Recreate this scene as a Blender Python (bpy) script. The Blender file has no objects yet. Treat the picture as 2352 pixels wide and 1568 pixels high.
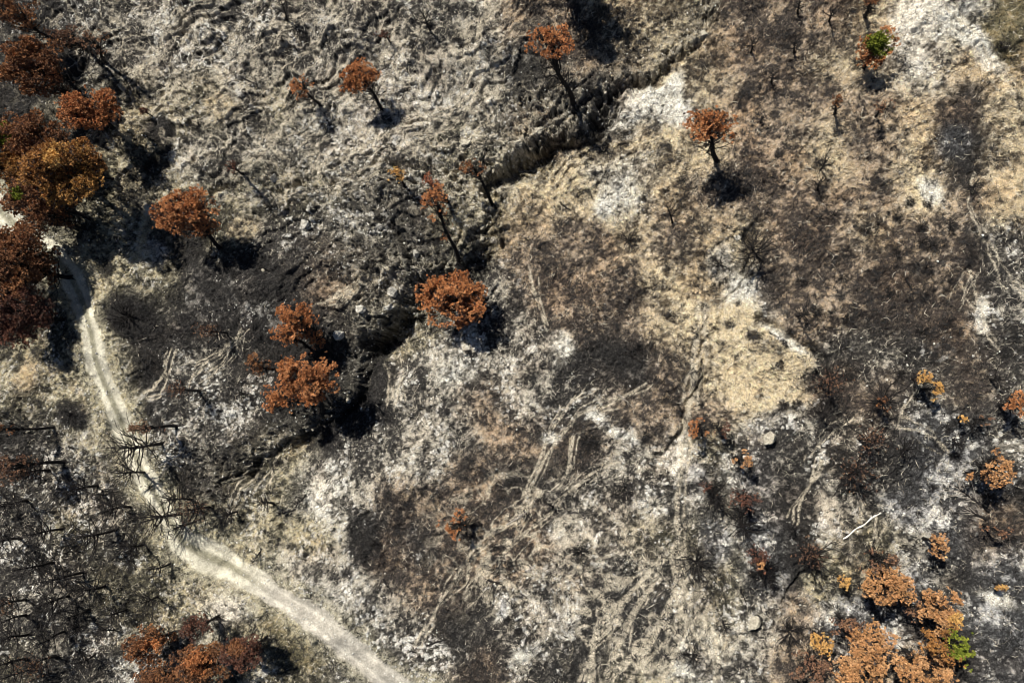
import bpy, math, random
import numpy as np
from mathutils import Matrix, Vector

# ------------------------------------------------------------------ camera, world, sun
S = bpy.context.scene
COL = S.collection
FOC, CU, CV = 1568.0, 1176.0, 784.0            # focal length and centre of the image frame (2352 x 1568 pixels)
NU, NV = 1493.0, 919.0                          # where straight down falls
AU, AV = 2019.0, 1883.0                         # where the sun's rays point to
CAMH = 100.0
def nrm(a): a = np.asarray(a, float); return a/np.linalg.norm(a)
def camdir(u, v): return np.array([(u-CU)/FOC, -(v-CV)/FOC, -1.0])
down_c = nrm(camdir(NU, NV)); zw = -down_c
yw = nrm(np.array([0, 1, 0]) - zw*zw[1]); xw = np.cross(yw, zw)
R = np.array([xw, yw, zw])                      # camera axes -> world axes
cam_d = bpy.data.cameras.new('camera'); cam = bpy.data.objects.new('camera', cam_d); COL.objects.link(cam)
M4 = Matrix.Identity(4)
for i in range(3):
    for j in range(3): M4[i][j] = R[i][j]
M4[2][3] = CAMH
cam.matrix_world = M4
cam_d.sensor_width = 36.0; cam_d.lens = 36.0*FOC/2352.0; cam_d.clip_start = 0.5; cam_d.clip_end = 6000
S.camera = cam
sun_dir = nrm(R @ camdir(AU, AV))               # direction light travels
elev = math.asin(-sun_dir[2]); azi = math.atan2(-sun_dir[0], -sun_dir[1])
sd = bpy.data.lights.new('sun', 'SUN'); sd.energy = 5.0; sd.angle = math.radians(0.5); sd.color = (1.0, 0.95, 0.86)
so = bpy.data.objects.new('sun', sd); COL.objects.link(so)
so.rotation_euler = Vector(sun_dir).to_track_quat('-Z', 'Y').to_euler(); so.location = (-40, 60, 140)
W = bpy.data.worlds.new('World'); S.world = W; W.use_nodes = True
nt = W.node_tree; bg = nt.nodes['Background']
sky = nt.nodes.new('ShaderNodeTexSky'); sky.sky_type = 'NISHITA'; sky.sun_disc = False
sky.sun_elevation = elev; sky.sun_rotation = azi
nt.links.new(sky.outputs[0], bg.inputs[0]); bg.inputs[1].default_value = 0.05; sky.air_density = 0.7; sky.dust_density = 0.3
S.view_settings.view_transform = 'Standard'; S.view_settings.look = 'None'
S.cycles.filter_width = 0.95
S.view_settings.exposure = 0.5; S.view_settings.gamma = 1.0

rng = np.random.default_rng(7); random.seed(7)

# ------------------------------------------------------------------ noise
_T = [np.random.default_rng(100+i).random((256, 256)).astype(np.float32) for i in range(12)]
def vn(x, y, s, seed=0):
    t = _T[seed % 12]; x = x/s + 37.7*seed; y = y/s + 11.3*seed
    xi = np.floor(x).astype(np.int64); yi = np.floor(y).astype(np.int64)
    fx = (x-xi).astype(np.float32); fy = (y-yi).astype(np.float32)
    fx = fx*fx*(3-2*fx); fy = fy*fy*(3-2*fy)
    a = xi & 255; b = yi & 255; a1 = (a+1) & 255; b1 = (b+1) & 255
    return (t[b, a]*(1-fx)+t[b, a1]*fx)*(1-fy) + (t[b1, a]*(1-fx)+t[b1, a1]*fx)*fy
def fbm(x, y, s, n=4, seed=0, g=0.5):
    r = 0; a = 1; tot = 0
    for k in range(n):
        r = r + a*vn(x, y, s/2**k, seed+k); tot += a; a *= g
    return r/tot
def sst(a, b, x):
    t = np.clip((x-a)/(b-a), 0, 1); return t*t*(3-2*t)

def project(x, y, z):
    d = np.stack([x, y, z-CAMH], -1) @ R         # world -> camera
    return CU + FOC*d[..., 0]/-d[..., 2], CV - FOC*d[..., 1]/-d[..., 2]
def raypt(u, v, z):
    d = R @ camdir(u, v); t = (z-CAMH)/d[2]
    return np.array([d[0]*t, d[1]*t, z])

# ------------------------------------------------------------------ ground grid
cs = [raypt(u, v, 0) for u, v in ((-90, -90), (2442, -90), (2442, 1658), (-90, 1658))]
x0, x1 = min(c[0] for c in cs), max(c[0] for c in cs); y0, y1 = min(c[1] for c in cs), max(c[1] for c in cs)
STEP = 0.14
def axis(a, b):
    core = np.arange(a, b, STEP); out = []; s = STEP; p = 0
    while p < 1500: s *= 1.35; p += s; out.append(p)
    out = np.array(out)
    return np.concatenate([core[0]-out[::-1], core, core[-1]+out])
ax, ay = axis(x0, x1), axis(y0, y1)
GX, GY = np.meshgrid(ax, ay); NY, NX = GX.shape

def poly_d(U, V, pts, reach):
    """signed distance (positive on the left of travel in screen sense) and run along a polyline"""
    P = np.array(pts, float)
    D = np.full(U.shape, 1e9, np.float32); SG = np.ones(U.shape, np.float32); L = np.zeros(U.shape, np.float32)
    m = (U > P[:, 0].min()-reach) & (U < P[:, 0].max()+reach) & (V > P[:, 1].min()-reach) & (V < P[:, 1].max()+reach)
    if not m.any(): return D, SG, L
    u = U[m]; v = V[m]; d = np.full(u.shape, 1e9); sg = np.ones(u.shape); ll = np.zeros(u.shape); run = 0
    for a, b in zip(P[:-1], P[1:]):
        e = b-a; n = np.hypot(*e); t = np.clip(((u-a[0])*e[0]+(v-a[1])*e[1])/n**2, 0, 1)
        dx = u-a[0]-t*e[0]; dy = v-a[1]-t*e[1]; q = np.hypot(dx, dy); c = q < d
        d[c] = q[c]; sg[c] = np.sign(e[0]*dy-e[1]*dx)[c]; ll[c] = (run+t*n)[c]; run += n
    D[m] = d; SG[m] = sg; L[m] = ll
    return D, SG, L

GULLY = [(1640,20),(1612,66),(1590,92),(1540,132),(1500,165),(1440,186),(1405,215),(1388,252),(1362,290),(1290,312),(1240,330),(1212,352),(1186,368),(1150,385),(1120,402),(1106,430),(1126,462),(1112,505),(1110,552),(1098,592),(1060,628),(1000,640),(958,646),(942,694),(930,736),(882,758),(850,792),(835,850),(815,905),(760,960),(700,985),(640,1020),(590,1060),(540,1098),(500,1115)]
GW = [4,6,10,12,14,15,16,18,25,24,22,20,22,20,17,17,18,20,24,24,26,26,26,30,30,28,26,22,20,16,14,14,13,12,7]
CRACK1 = [(1712,540),(1716,575),(1700,640),(1672,690),(1650,745),(1612,800),(1600,868),(1575,940),(1545,990),(1512,1024)]
CRACK2 = [(1740,735),(1790,772),(1832,792),(1868,798),(1880,822),(1872,850)]
CRACK3 = [(1885,1285),(1866,1308),(1850,1325),(1832,1340),(1815,1380)]
SCARP1 = [(480,452),(560,438),(640,432),(700,436),(760,420),(830,392),(880,378),(940,384),(1000,400),(1060,385),(1100,380)]
SCARP2 = [(900,520),(925,560),(940,590),(960,600)]
SCARP3 = [(1150,5),(1140,20)]
SCARP4 = [(350,425),(330,470),(320,520),(328,590),(350,640)]
ROAD = [(-90,395),(-20,462),(30,515),(75,555),(115,585),(160,632),(190,700),(204,762),(216,830),(240,890),(266,950),(290,1010),(312,1070),(340,1125),(372,1185),(408,1248),(455,1275),(530,1305),(600,1347),(680,1396),(750,1444),(810,1492),(862,1533),(918,1578),(1000,1644),(1100,1720)]
RWID = [30,30,30,28,27,26,25,23,22,23,24,25,24,24,25,30,34,36,37,37,38,38,40,42,42,42]

def broad(X, Y):
    h = (fbm(X, Y, 38, 3, 1)-.5)*5.0 + (fbm(X*.8+Y*.5, Y*.8-X*.5, 9, 3, 7)-.5)*4.6 + (.5-np.abs(vn(X*.5+Y*.6, Y-X*.3, 6.5, 3)-.5)*2)*.9
    return h
ZB = broad(GX, GY).astype(np.float64)
fade = sst(260, 120, np.hypot(GX, GY-10))
ZB = ZB*fade + (1-fade)*((fbm(GX, GY, 420, 3, 5)-.5)*160*sst(150, 900, np.hypot(GX, GY)))
U, V = project(GX, GY, ZB)
U = np.where(np.isfinite(U), U, -9e3); V = np.where(np.isfinite(V), V, -9e3)
far = (np.abs(U-CU) > 1500) | (np.abs(V-CV) > 1200)
wu = (fbm(GX, GY, 3.5, 3, 2)-.5)*22; wv = (fbm(GX, GY, 3.5, 3, 6)-.5)*22     # ragged edges
wu2 = (fbm(GX, GY, 9, 3, 3)-.5)*120; wv2 = (fbm(GX, GY, 9, 3, 7)-.5)*120
Z = ZB.copy()

# blocky stone: jittered cells, each its own height, dark joints between them
cell = .95
cx = GX/cell+(fbm(GX, GY, 1.6, 3, 3)-.5)*3.4; cy = GY/cell*.8+(fbm(GX, GY, 1.6, 3, 5)-.5)*3.4
ci = np.floor(cx).astype(int); cj = np.floor(cy).astype(int)
d1 = np.full(GX.shape, 9., np.float32); d2 = d1.copy(); hh = np.zeros(GX.shape, np.float32)
for a in (-1, 0, 1):
    for b in (-1, 0, 1):
        i = ci+a; j = cj+b
        px = i+_T[0][j & 255, i & 255]; py = j+_T[1][j & 255, i & 255]
        q = np.hypot(cx-px, cy-py); c = q < d1
        d2 = np.where(c, d1, np.minimum(d2, q)); hh = np.where(c, _T[2][j & 255, i & 255], hh); d1 = np.where(c, q, d1)
joint = 1-sst(.05, .22, d2-d1)
jag = (fbm(GX, GY, 5, 4, 4, .5)-.5)*60
deep = 1.25*np.exp(-((U-985)**2+(V-690)**2)/90.0**2)+1.2*np.exp(-((U-860)**2+(V-790)**2)/60.0**2)+1.15*np.exp(-((U-1300)**2+(V-305)**2)/70.0**2)+1.0*np.exp(-((U-1480)**2+(V-165)**2)/60.0**2)
def lerpw(L, pts, ws):
    P = np.array(pts, float); s = np.concatenate([[0], np.cumsum(np.hypot(*(P[1:]-P[:-1]).T))])
    return np.interp(L, s, ws)
def carve(pts, ws, depth, side=1, wall=.30, bank=1.7):
    global Z
    D, SG, L = poly_d(U+wu*.9, V+wv*.9, pts, 130)
    w = lerpw(L, pts, ws) if hasattr(ws, '__len__') else ws
    w = w*(.5+1.0*vn(GX, GY, 5.5, 7))
    d = (D*SG*side+jag)/np.maximum(w, 1)              # >0: sunward side
    prof = np.where(d > 0, 1-sst(.12, .12+wall, d), 1-sst(.35, .35+bank, -d)*1.0)
    Z -= depth*prof*np.minimum(w/np.max(ws), 1.1)*np.maximum(.25+1.25*vn(GX, GY, 6, 4), deep)*(D < 1e8)
    return D, d, prof*(D < 1e8)
# broad shape: ground banks down to the gully on both sides
Dg, SGg, Lg = poly_d(U, V, GULLY, 420)
val = np.exp(-(Dg/150.0)**2); Z -= 2.2*val
dg, dgn, pg = carve(GULLY, GW, 4.8, wall=1.15, bank=1.7)
carve_masks = [pg]
for pts, w, dep in ((CRACK1, 11, 1.5), (CRACK2, 13, 2.2), (CRACK3, 11, 2.0), (SCARP1, 11, 1.3), (SCARP2, 12, 1.8), (SCARP4, 9, .5)):
    _, _, p = carve(pts, w, dep); carve_masks.append(p)

# ------------------------------------------------------------------ ground cover map (kind letter + paleness digit)
ROWS = """
d2 d2 g5 g5 g5 g5 g4 g5 g5 g5 g4 g6 b4 b4 t4 t4 t5 b4 b4 b4 t5 w7 w8 o4
d2 d2 g6 g5 g5 g5 g5 g5 g6 g5 g6 g6 b4 b3 b4 t4 t6 b4 b4 t5 t5 w7 t6 t6
d2 y3 y6 y6 y5 g5 y6 g5 g6 g6 g5 g6 b4 b3 w6 w7 t5 b5 b4 b5 b4 t6 d4 t5
d2 d3 y6 y5 g6 g6 g6 g6 g6 g6 y6 y6 y5 t5 t5 t5 t5 b5 b5 t5 b4 t6 d4 t6
d2 y5 y5 y5 y6 y6 y6 y6 d4 d4 y5 y6 t5 t6 w7 t5 b5 b5 b4 b5 b5 t7 b4 t5
y6 d3 y4 y7 d4 y6 g4 g5 g4 d4 y4 y6 b5 b4 t5 b4 t6 t5 b5 b4 t5 b4 g4 g4
d3 y7 y6 y6 d4 d3 d3 b4 b4 g5 y4 g6 b5 b4 b4 t5 t5 w7 b4 b4 b4 b4 b4 g4
d2 y5 y7 d2 d3 d3 d4 d4 g4 y5 g6 g6 g5 d4 b4 t5 t6 t7 b4 b4 b3 b3 b3 g5
y6 y5 y7 d2 g4 g4 d4 d3 d3 g6 g7 g5 g6 d4 d4 b4 t5 t7 t7 g4 g4 g4 b3 g4
y5 y6 y7 d4 g4 g4 d3 d3 d3 g6 g5 b4 g6 g5 b4 b4 b4 t6 t6 b4 b4 g4 b4 g4
d3 g4 y6 g4 g4 d4 y5 d3 g4 g6 g5 b4 b4 b4 g6 g6 y5 a5 g4 g5 g5 a4 a4 g4
g4 g4 g5 y5 d4 y5 y5 w6 g6 b4 b4 d4 d4 g5 g4 g6 w6 a6 d4 g5 g4 a5 a5 d4
g4 y4 g4 y4 y5 y5 y6 y6 g6 d4 b4 b3 g6 g6 g4 y5 y6 a5 d3 g5 y5 g6 a5 b4
g4 g4 y4 y4 y6 y7 g5 g5 g5 b3 b3 g5 g4 b4 g4 y6 y6 a4 d3 y5 b5 a6 g5 a4
g4 g4 g4 y4 y6 w7 y5 w7 g6 g5 d4 g5 g6 d4 y5 y6 y6 g4 b5 a4 a6 a5 a4 a6
y4 g4 g4 g4 d4 y6 y5 y5 w6 g5 g4 b4 g5 d3 y5 y6 w6 g4 b4 b4 b4 b4 d4 a5
""".split()
KIND = 'gtbywado'
PALE = dict(g=(.52,.48,.40), t=(.66,.58,.43), b=(.43,.345,.255), y=(.53,.48,.34), w=(.80,.78,.70), a=(.46,.455,.44), d=(.19,.175,.155), o=(.30,.25,.15))
DARK = dict(g=(.028,.026,.024), t=(.085,.066,.044), b=(.048,.039,.033), y=(.05,.046,.032), w=(.13,.12,.10), a=(.045,.045,.046), d=(.018,.017,.016), o=(.10,.09,.055))
kid = np.array([KIND.index(c[0]) for c in ROWS]).reshape(16, 24); br = np.array([int(c[1]) for c in ROWS], float).reshape(16, 24)
def bil(A, cu, cv):
    cu = np.clip(cu, 0, 22.999); cv = np.clip(cv, 0, 14.999)
    i = cu.astype(int); j = cv.astype(int); fu = sst(0, 1, cu-i); fv = sst(0, 1, cv-j)
    return (A[j, i]*(1-fu)+A[j, i+1]*fu)*(1-fv)+(A[j+1, i]*(1-fu)+A[j+1, i+1]*fu)*fv
rx = (GX*.62+GY*.78); ry = (-GX*.78+GY*.62)
cu = (U+wu2+wu)/98.0-.5; cv = (V+wv2+wv)/98.0-.5
B = bil(br, cu, cv)/10.0; B = .45+(B-.46)*.86 + (fbm(GX, GY, 11, 3, 9)-.5)*.42 + (fbm(rx*.4, ry, 3.2, 3, 4)-.5)*.5
Wt = {k: bil((kid == i).astype(float), cu, cv) for i, k in enumerate(KIND)}
def ell(x, y, rx, ry, ang=0, soft=.5, warp=1.0):
    a = math.radians(ang); du = U+wu*warp-x; dv = V+wv*warp-y
    p = (du*math.cos(a)+dv*math.sin(a))/rx; q = (-du*math.sin(a)+dv*math.cos(a))/ry
    return 1-sst(1-soft, 1+soft, np.sqrt(p*p+q*q))
def stroke(pts, w, warp=1.0, soft=.5, reach=60):
    D, _, L = poly_d(U+wu*warp, V+wv*warp, pts, reach)
    ww = lerpw(L, pts, w) if hasattr(w, '__len__') else w
    return 1-sst(ww*(1-soft), ww*(1+soft), D)
def cover(m, kind, b):
    global B
    for k in Wt: Wt[k] = Wt[k]*(1-m) + (m if k == kind else 0)
    B = B*(1-m) + m*b
for x, y, rx, ry, an, k, b in [
    (1480,1400,150,130,0,'g',.36),(1160,1240,120,90,-40,'b',.36),(1392,476,30,24,80,'w',.85),(2137,440,36,22,45,'w',.97),(2080,62,26,50,-35,'w',.85),(2105,120,20,45,-20,'w',.85),
    (1700,668,28,42,30,'w',.85),(1655,600,26,45,10,'w',.8),(1700,735,45,45,0,'t',.82),(1745,790,75,60,40,'t',.80),(1720,880,60,70,0,'t',.72),(1830,820,40,25,40,'t',.75),
    (1800,770,60,13,38,'w',.9),(1490,215,44,38,-60,'w',.95),(1545,190,30,44,10,'w',.9),(1440,270,45,14,-20,'w',.7),(1560,250,26,40,-25,'w',.95),
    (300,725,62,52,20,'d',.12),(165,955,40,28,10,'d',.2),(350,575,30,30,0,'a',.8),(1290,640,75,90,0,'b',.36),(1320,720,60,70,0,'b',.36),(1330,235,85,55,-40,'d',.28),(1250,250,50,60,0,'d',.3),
    (1380,560,45,30,40,'b',.34),(1250,860,30,60,0,'g',.7),(1290,800,26,40,0,'w',.7),(735,1135,36,70,10,'w',.72),(700,1230,50,50,0,'y',.65),
    (520,1395,40,55,10,'w',.9),(560,1450,50,26,0,'y',.6),(640,1440,55,25,35,'o',.6),(690,1500,60,30,30,'o',.55),
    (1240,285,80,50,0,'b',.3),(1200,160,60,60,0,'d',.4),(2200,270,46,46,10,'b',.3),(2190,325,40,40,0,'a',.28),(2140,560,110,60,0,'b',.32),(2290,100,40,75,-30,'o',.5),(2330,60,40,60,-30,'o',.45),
    (2195,50,24,80,-38,'w',.95),(2262,120,20,70,-35,'w',.9),(2255,730,14,50,-5,'w',.85),(1430,1000,46,14,25,'w',.85),(1370,950,26,12,30,'w',.8),(1260,1010,24,16,0,'w',.8),(1275,1215,16,26,10,'w',.8),
    (1160,1400,30,12,-50,'w',.85),(1210,1500,34,16,-40,'w',.8),(1150,1395,12,20,0,'a',.8),(1560,1065,20,60,0,'w',.7),(1600,1100,28,40,0,'a',.8),(1640,1240,40,60,0,'a',.65),
    (1570,1510,24,50,0,'w',.85),(2290,1375,50,16,25,'w',.8),(2270,1400,40,20,50,'a',.75),(1880,1340,34,40,0,'y',.72),(2090,1170,80,40,20,'a',.62),(1960,1390,40,22,0,'a',.8),
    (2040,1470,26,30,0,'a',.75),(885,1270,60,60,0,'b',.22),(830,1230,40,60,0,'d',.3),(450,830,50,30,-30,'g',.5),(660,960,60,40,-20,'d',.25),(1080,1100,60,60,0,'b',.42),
    (510,245,40,26,0,'t',.6),(560,525,40,26,-20,'t',.55),(420,290,40,30,0,'y',.55),(370,300,30,30,0,'d',.3),(1000,820,60,50,0,'g',.7),(1050,850,50,36,0,'w',.6),(930,790,70,26,-20,'y',.72),
    (60,830,60,40,0,'y',.6),(60,870,26,40,20,'t',.7),(150,900,36,36,0,'y',.68),(270,610,80,40,-15,'y',.72),(330,520,14,60,10,'y',.75),(1130,190,26,50,0,'g',.65)]:
    cover(ell(x, y, rx, ry, an, .45), k, b)
# charred rings where bushes stood
spots = []
for _ in range(620):
    x, y = rng.uniform(0, 2352), rng.uniform(0, 1568); spots.append((x, y, rng.uniform(5, 9)*(1+1.4*rng.random()**3)))
SHRUBS = []   # filled below from the list of image coordinates; footprints are needed here
SH = """1444,555,34 1653,606,30 1465,805,26 1352,1015,30 1433,1130,34 1486,1001,16 1336,1265,30 1599,1288,52 1745,1311,40 1590,1504,36 1814,1448,40
295,730,52 165,955,32 856,614,22 456,290,20 865,1250,20 1843,649,16 1945,574,12 1913,496,18 1881,504,14 2061,498,16 1989,533,16 2018,517,14 2113,523,16 2184,517,20 2115,560,18 2139,566,18
2058,582,16 2126,617,20 2045,670,16 2182,644,12 2120,676,18 2115,765,24 2174,743,22 1873,713,18 1946,730,14 1935,638,16 1548,30,10 1370,320,16 1325,318,16 1390,345,16 1232,350,14 1410,240,16 1350,210,16
1310,225,18 1565,415,12 1950,592,14 2070,860,18 2300,110,18 2240,390,16 2160,395,14 2090,470,14 2230,595,18 2130,470,14 1800,930,16 1830,930,18 1905,925,14 1950,870,18 2175,985,16 2110,1180,12 2190,1050,16 2265,1140,14
1640,1120,26 1700,1180,34 1135,1255,14 1175,1290,14 1180,1390,12 1170,1420,14 1190,1445,14 1255,1395,12 1240,1150,14 950,107,16 1050,90,14 620,1130,18 520,1140,20 300,1270,20 560,1130,12 180,1440,30 100,1300,26
560,905,20 640,1065,14 480,1040,18 520,610,14 1000,560,16 880,510,14 780,690,16 345,1120,12 1480,455,12 1530,440,12 1560,930,16 1610,930,12 1900,1390,12 2140,1120,14 2320,1240,14 2190,1180,12""".split()
SH = [tuple(float(q) for q in s.split(',')) for s in SH]
for x, y, r in SH: spots.append((x, y, r*.8))
sp = np.zeros(U.shape, np.float32)
for x, y, r in spots:
    m = (np.abs(U-x) < 2*r) & (np.abs(V-y) < 2*r)
    if m.any():
        q = np.hypot(U[m]+wu[m]*.5-x, V[m]+wv[m]*.5-y)/r
        sp[m] = np.maximum(sp[m], (1-sst(.5, 1.3, q))*(.55+.4*((x*7+y) % 1)))
B = B*(1-.55*sp)
for k in Wt: Wt[k] = Wt[k]*(1-.45*sp)
Wt['d'] = Wt['d']+.45*sp
# rills: pale silt threads
RILLS = """2.6|1130,0 1100,60 1090,110 1095,150 1060,210 1030,260 980,320
2.2|1155,0 1112,50 1095,110
2.2|1095,160 1110,190 1080,230 1060,260 1000,300 930,330
2.0|1090,200 1050,240 960,270 900,300 860,320
2.0|500,10 430,50 390,90 350,130 300,190
1.8|560,60 500,110 440,160 390,220 340,270
1.8|700,30 640,60 600,100 540,140 500,180
1.8|860,90 820,120 790,150 740,210
2.0|780,40 740,90 690,130 640,180 600,240
1.8|640,100 580,170 520,220 470,290
2.0|990,50 900,110 850,150 800,200
2.2|1080,270 1000,270 900,300 840,330 760,360 700,400
2.4|1140,300 1080,310 1000,330 930,350 880,370 820,400 750,430
1.8|700,250 640,300 600,350 560,380
1.8|1100,210 1130,260 1090,290 1060,320
2.2|880,620 820,640 780,660 750,690 725,700
2.0|860,628 800,660 770,690
2.2|392,800 375,860 352,895 330,905
1.8|450,840 510,800 560,760
1.8|430,880 480,830 530,790
2.2|600,1040 580,1070 540,1120 510,1190
2.0|625,1050 610,1110 600,1180
1.8|1340,900 1290,950 1260,1000 1240,1060 1210,1110 1200,1160 1170,1190
2.2|1480,880 1400,930 1330,950 1280,1010 1255,1050 1215,1120
2.6|1215,1120 1205,1170 1170,1200 1120,1220 1080,1270 1050,1330 1000,1400 960,1470
1.8|1420,1060 1350,1090 1290,1140 1270,1180 1190,1230 1100,1320 1070,1380
1.8|1320,1000 1305,1080 1280,1120
4.5|1606,690 1602,780 1592,860 1585,930 1562,1000 1566,1060 1560,1130 1556,1200 1560,1240
3.6|1560,1240 1530,1270 1470,1340 1420,1390 1370,1450 1350,1568
3.6|1545,1270 1560,1330 1560,1380 1500,1450 1440,1520 1400,1568
3.0|1560,1240 1570,1340 1600,1400 1640,1460 1650,1520 1640,1568
3.4|1560,1350 1520,1420 1480,1490 1450,1568
3.0|1570,1380 1560,1460 1520,1560
2.4|1440,1370 1390,1440 1365,1490 1360,1568
2.4|1530,1280 1480,1370 1430,1440 1390,1568
2.0|1600,1400 1590,1450 1620,1500
2.0|2238,380 2235,420 2225,470 2250,540 2270,560 2280,600 2300,660
2.2|2230,620 2240,680 2255,720 2265,770 2290,800
1.6|2235,620 2205,690
1.8|2290,590 2320,640 2352,660
2.0|2080,930 2060,980 2110,990 2150,1010 2180,1040
2.2|1215,620 1225,660 1240,700 1250,740
1.8|1960,960 1900,1010 1860,1050
2.0|1890,1050 1860,1100 1840,1150 1830,1200
2.4|2160,0 2220,60 2272,130 2310,190 2352,270
1.8|870,830 890,870 880,920
1.8|905,810 920,860 900,930
2.0|1950,1210 1960,1250 1955,1290
2.0|2010,1190 2005,1250
2.2|640,450 700,446 770,430 830,405
2.4|500,462 560,448 640,446""".split('\n')
rill = np.zeros(U.shape, np.float32)
rw = (fbm(GX, GY, 1.6, 2, 8)-.5)*9
RF = []
for k in range(4):
    q = 8+14*(k > 0)
    du = (vn(GX, GY, 3.3+k, 3+k*2)-.5)*q; dv = (vn(GX, GY, 2.9+k, 4+k*2)-.5)*q
    if k:
        du = du + (vn(GX, GY, 8, 5+k)-.5)*48; dv = dv + (vn(GX, GY, 8, 8-k)-.5)*48
    lump = np.clip(vn(GX, GY, 1.1, 4+k)*1.0+vn(GX, GY, .35, 6)*1.0-.08, 0, 1.1)*(1 if k == 0 else sst(.3, .5, vn(GX, GY, 5, 2+k)))
    RF.append((U+wu*.5+du+rw*.5, V+wv*.5+dv-rw*.5, lump, .3*0+1.2+.6*vn(GX, GY, 2, 7)))
for ln in RILLS:
    w, p = ln.split('|'); w = float(w); pts = [tuple(map(float, q.split(','))) for q in p.split()]
    for k, off in ((0, 0), (1, 3), (2, -4), (3, 8)):
        ww = w*(1.35, 1.0, .9, .8)[k]*(1.35 if float(p.split(',')[1].split()[0]) > 1200 else 1); UU, VV, lump, wn = RF[k]
        pj = [(a+off, b+off*.4) for a, b in pts]; P_ = np.array(pj)
        bb = np.where((UU > P_[:, 0].min()-20) & (UU < P_[:, 0].max()+20) & (VV > P_[:, 1].min()-20) & (VV < P_[:, 1].max()+20))
        if not len(bb[0]): continue
        D, _, _ = poly_d(UU[bb], VV[bb], pj, 50)
        rill[bb] = np.maximum(rill[bb], np.clip((1-sst(ww*.3, ww*wn[bb], D))*lump[bb]*1.15, 0, 1)*(1, .85, .8, .8)[k])
# fine threads running down the north-west slope
f1 = np.abs(fbm(rx*.28+(fbm(GX, GY, 4, 2, 9)-.5)*3.5, ry+(fbm(GX, GY, 3, 2, 10)-.5)*4, 1.5, 3, 3)-.5)
zone = np.clip(ell(700, 180, 620, 260, 10, .4), 0, 1)
rill = np.maximum(rill, zone*(1-sst(.015, .06, f1))*.75)
zone2 = np.clip(ell(1480, 1430, 170, 190, 0, .4)+ell(1180, 1250, 160, 160, 0, .5), 0, 1)
f2 = np.abs(fbm(rx*.3+(fbm(GX, GY, 4, 2, 9)-.5)*3, ry+(fbm(GX, GY, 3, 2, 10)-.5)*3, 1.3, 3, 6)-.5)
rill = np.maximum(rill, zone2*(1-sst(.015, .07, f2))*.8)
rill[far] = 0
# road bed
Dr, _, Lr = poly_d(U+wu*.75+rw*.7, V+wv*.75-rw*.7, ROAD, 140)
rwid = lerpw(Lr, ROAD, RWID)*(1.12-.30*sst(1100, 1300, Lr))*(.82+.36*vn(GX, GY, 6, 8)); road = 1-sst(rwid*.72, rwid*1.12, Dr)
Dr2, SGr, _ = poly_d(U+wu*.2, V+wv*.2, ROAD, 140)
edge = (1-sst(rwid*1.1, rwid*2.6, Dr+wu))*(1-road)

# ------------------------------------------------------------------ relief
n1 = fbm(GX, GY, .75, 3, 0, .6); n2 = fbm(GX, GY, 2.6, 3, 4); n3 = fbm(GX, GY, .38, 2, 9, .7)
nf = vn(GX, GY, .2, 5)
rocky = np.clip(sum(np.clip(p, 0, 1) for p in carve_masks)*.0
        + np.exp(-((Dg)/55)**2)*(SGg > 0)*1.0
        + ell(880, 560, 130, 130, 0, .5)*.55 + ell(900, 700, 90, 90, 0, .5)*.8 + ell(1060, 390, 170, 50, -10, .5)*.8
        + ell(1250, 230, 110, 90, 0, .5)*.6 + ell(700, 400, 260, 50, 0, .5)*.5 + ell(330, 520, 40, 110, 0, .5)*.3 + ell(1670, 600, 60, 110, 0, .5)*.3, 0, 1)
keep = 1-road
Z += keep*(1-far)*((n2-.5)*1.15 + (n1-.5)*.80 + (n3-.5)*.46 + (nf-.5)*.16)
wallz = np.clip(pg*(1-pg)*4, 0, 1)
Z += wallz*((fbm(GX, GY, 1.1, 3, 3, .6)-.5)*2.6 + (hh-.5)*.9)
st = np.floor(0)+ (GX*.42-GY*.9)/3.3 + (fbm(GX, GY, 7, 3, 5)-.5)*5.0; st = st-np.floor(st)
led = np.clip(ell(760, 270, 640, 260, 8, .35, 4)+ell(900, 560, 260, 200, 0, .4, 4)+.35, 0, 1)*sst(.3, .6, vn(GX, GY, 6, 6))
Z += keep*led*(1-far)*np.where(st < .86, st/.86, (1-st)/.14)*.75
Z += keep*rocky*((hh-.5)*1.3*sst(.3, .6, vn(GX, GY, 4, 9)) + (n2-.5)*1.6 + (n1-.5)*.5 - joint*.5)*(1-far)
Z += keep*ell(300, 725, 58, 48, 20, .4)*.6
Z -= .03*rill*keep
rut = np.minimum(np.abs(Dr2-rwid*.42), 9)/9
Z -= road*(.12*(1-rut)) - road*((n3-.5)*.14+(n1-.5)*.16)
Z -= .25*road*(Lr < 1200)
Z += edge*.25*(n2 > .5)*(SGr > 0)

# ------------------------------------------------------------------ colour
wsum = sum(Wt.values())
pale = sum(Wt[k][..., None]*np.array(PALE[k]) for k in KIND)/wsum[..., None]
dark = sum(Wt[k][..., None]*np.array(DARK[k]) for k in KIND)/wsum[..., None]
mid = fbm(GX, GY, 2.8, 4, 7, .6); fine = fbm(GX, GY, .62, 3, 2, .75)
dirn = fbm(rx*.30, ry, .62, 3, 8, .7)
T = .24*mid+.43*fine+.33*dirn
T = (T-.5)*3.5+.48                                  # spread the fractal histogram
t = sst(.10, .90, T + (B-.5)*1.25 - .17 + .17*(Wt['b']+Wt['t'])/wsum)
t = np.clip(t + (nf-.5)*.5, 0, 1)
col = dark*(1-t[..., None]) + pale*t[..., None]
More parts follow.
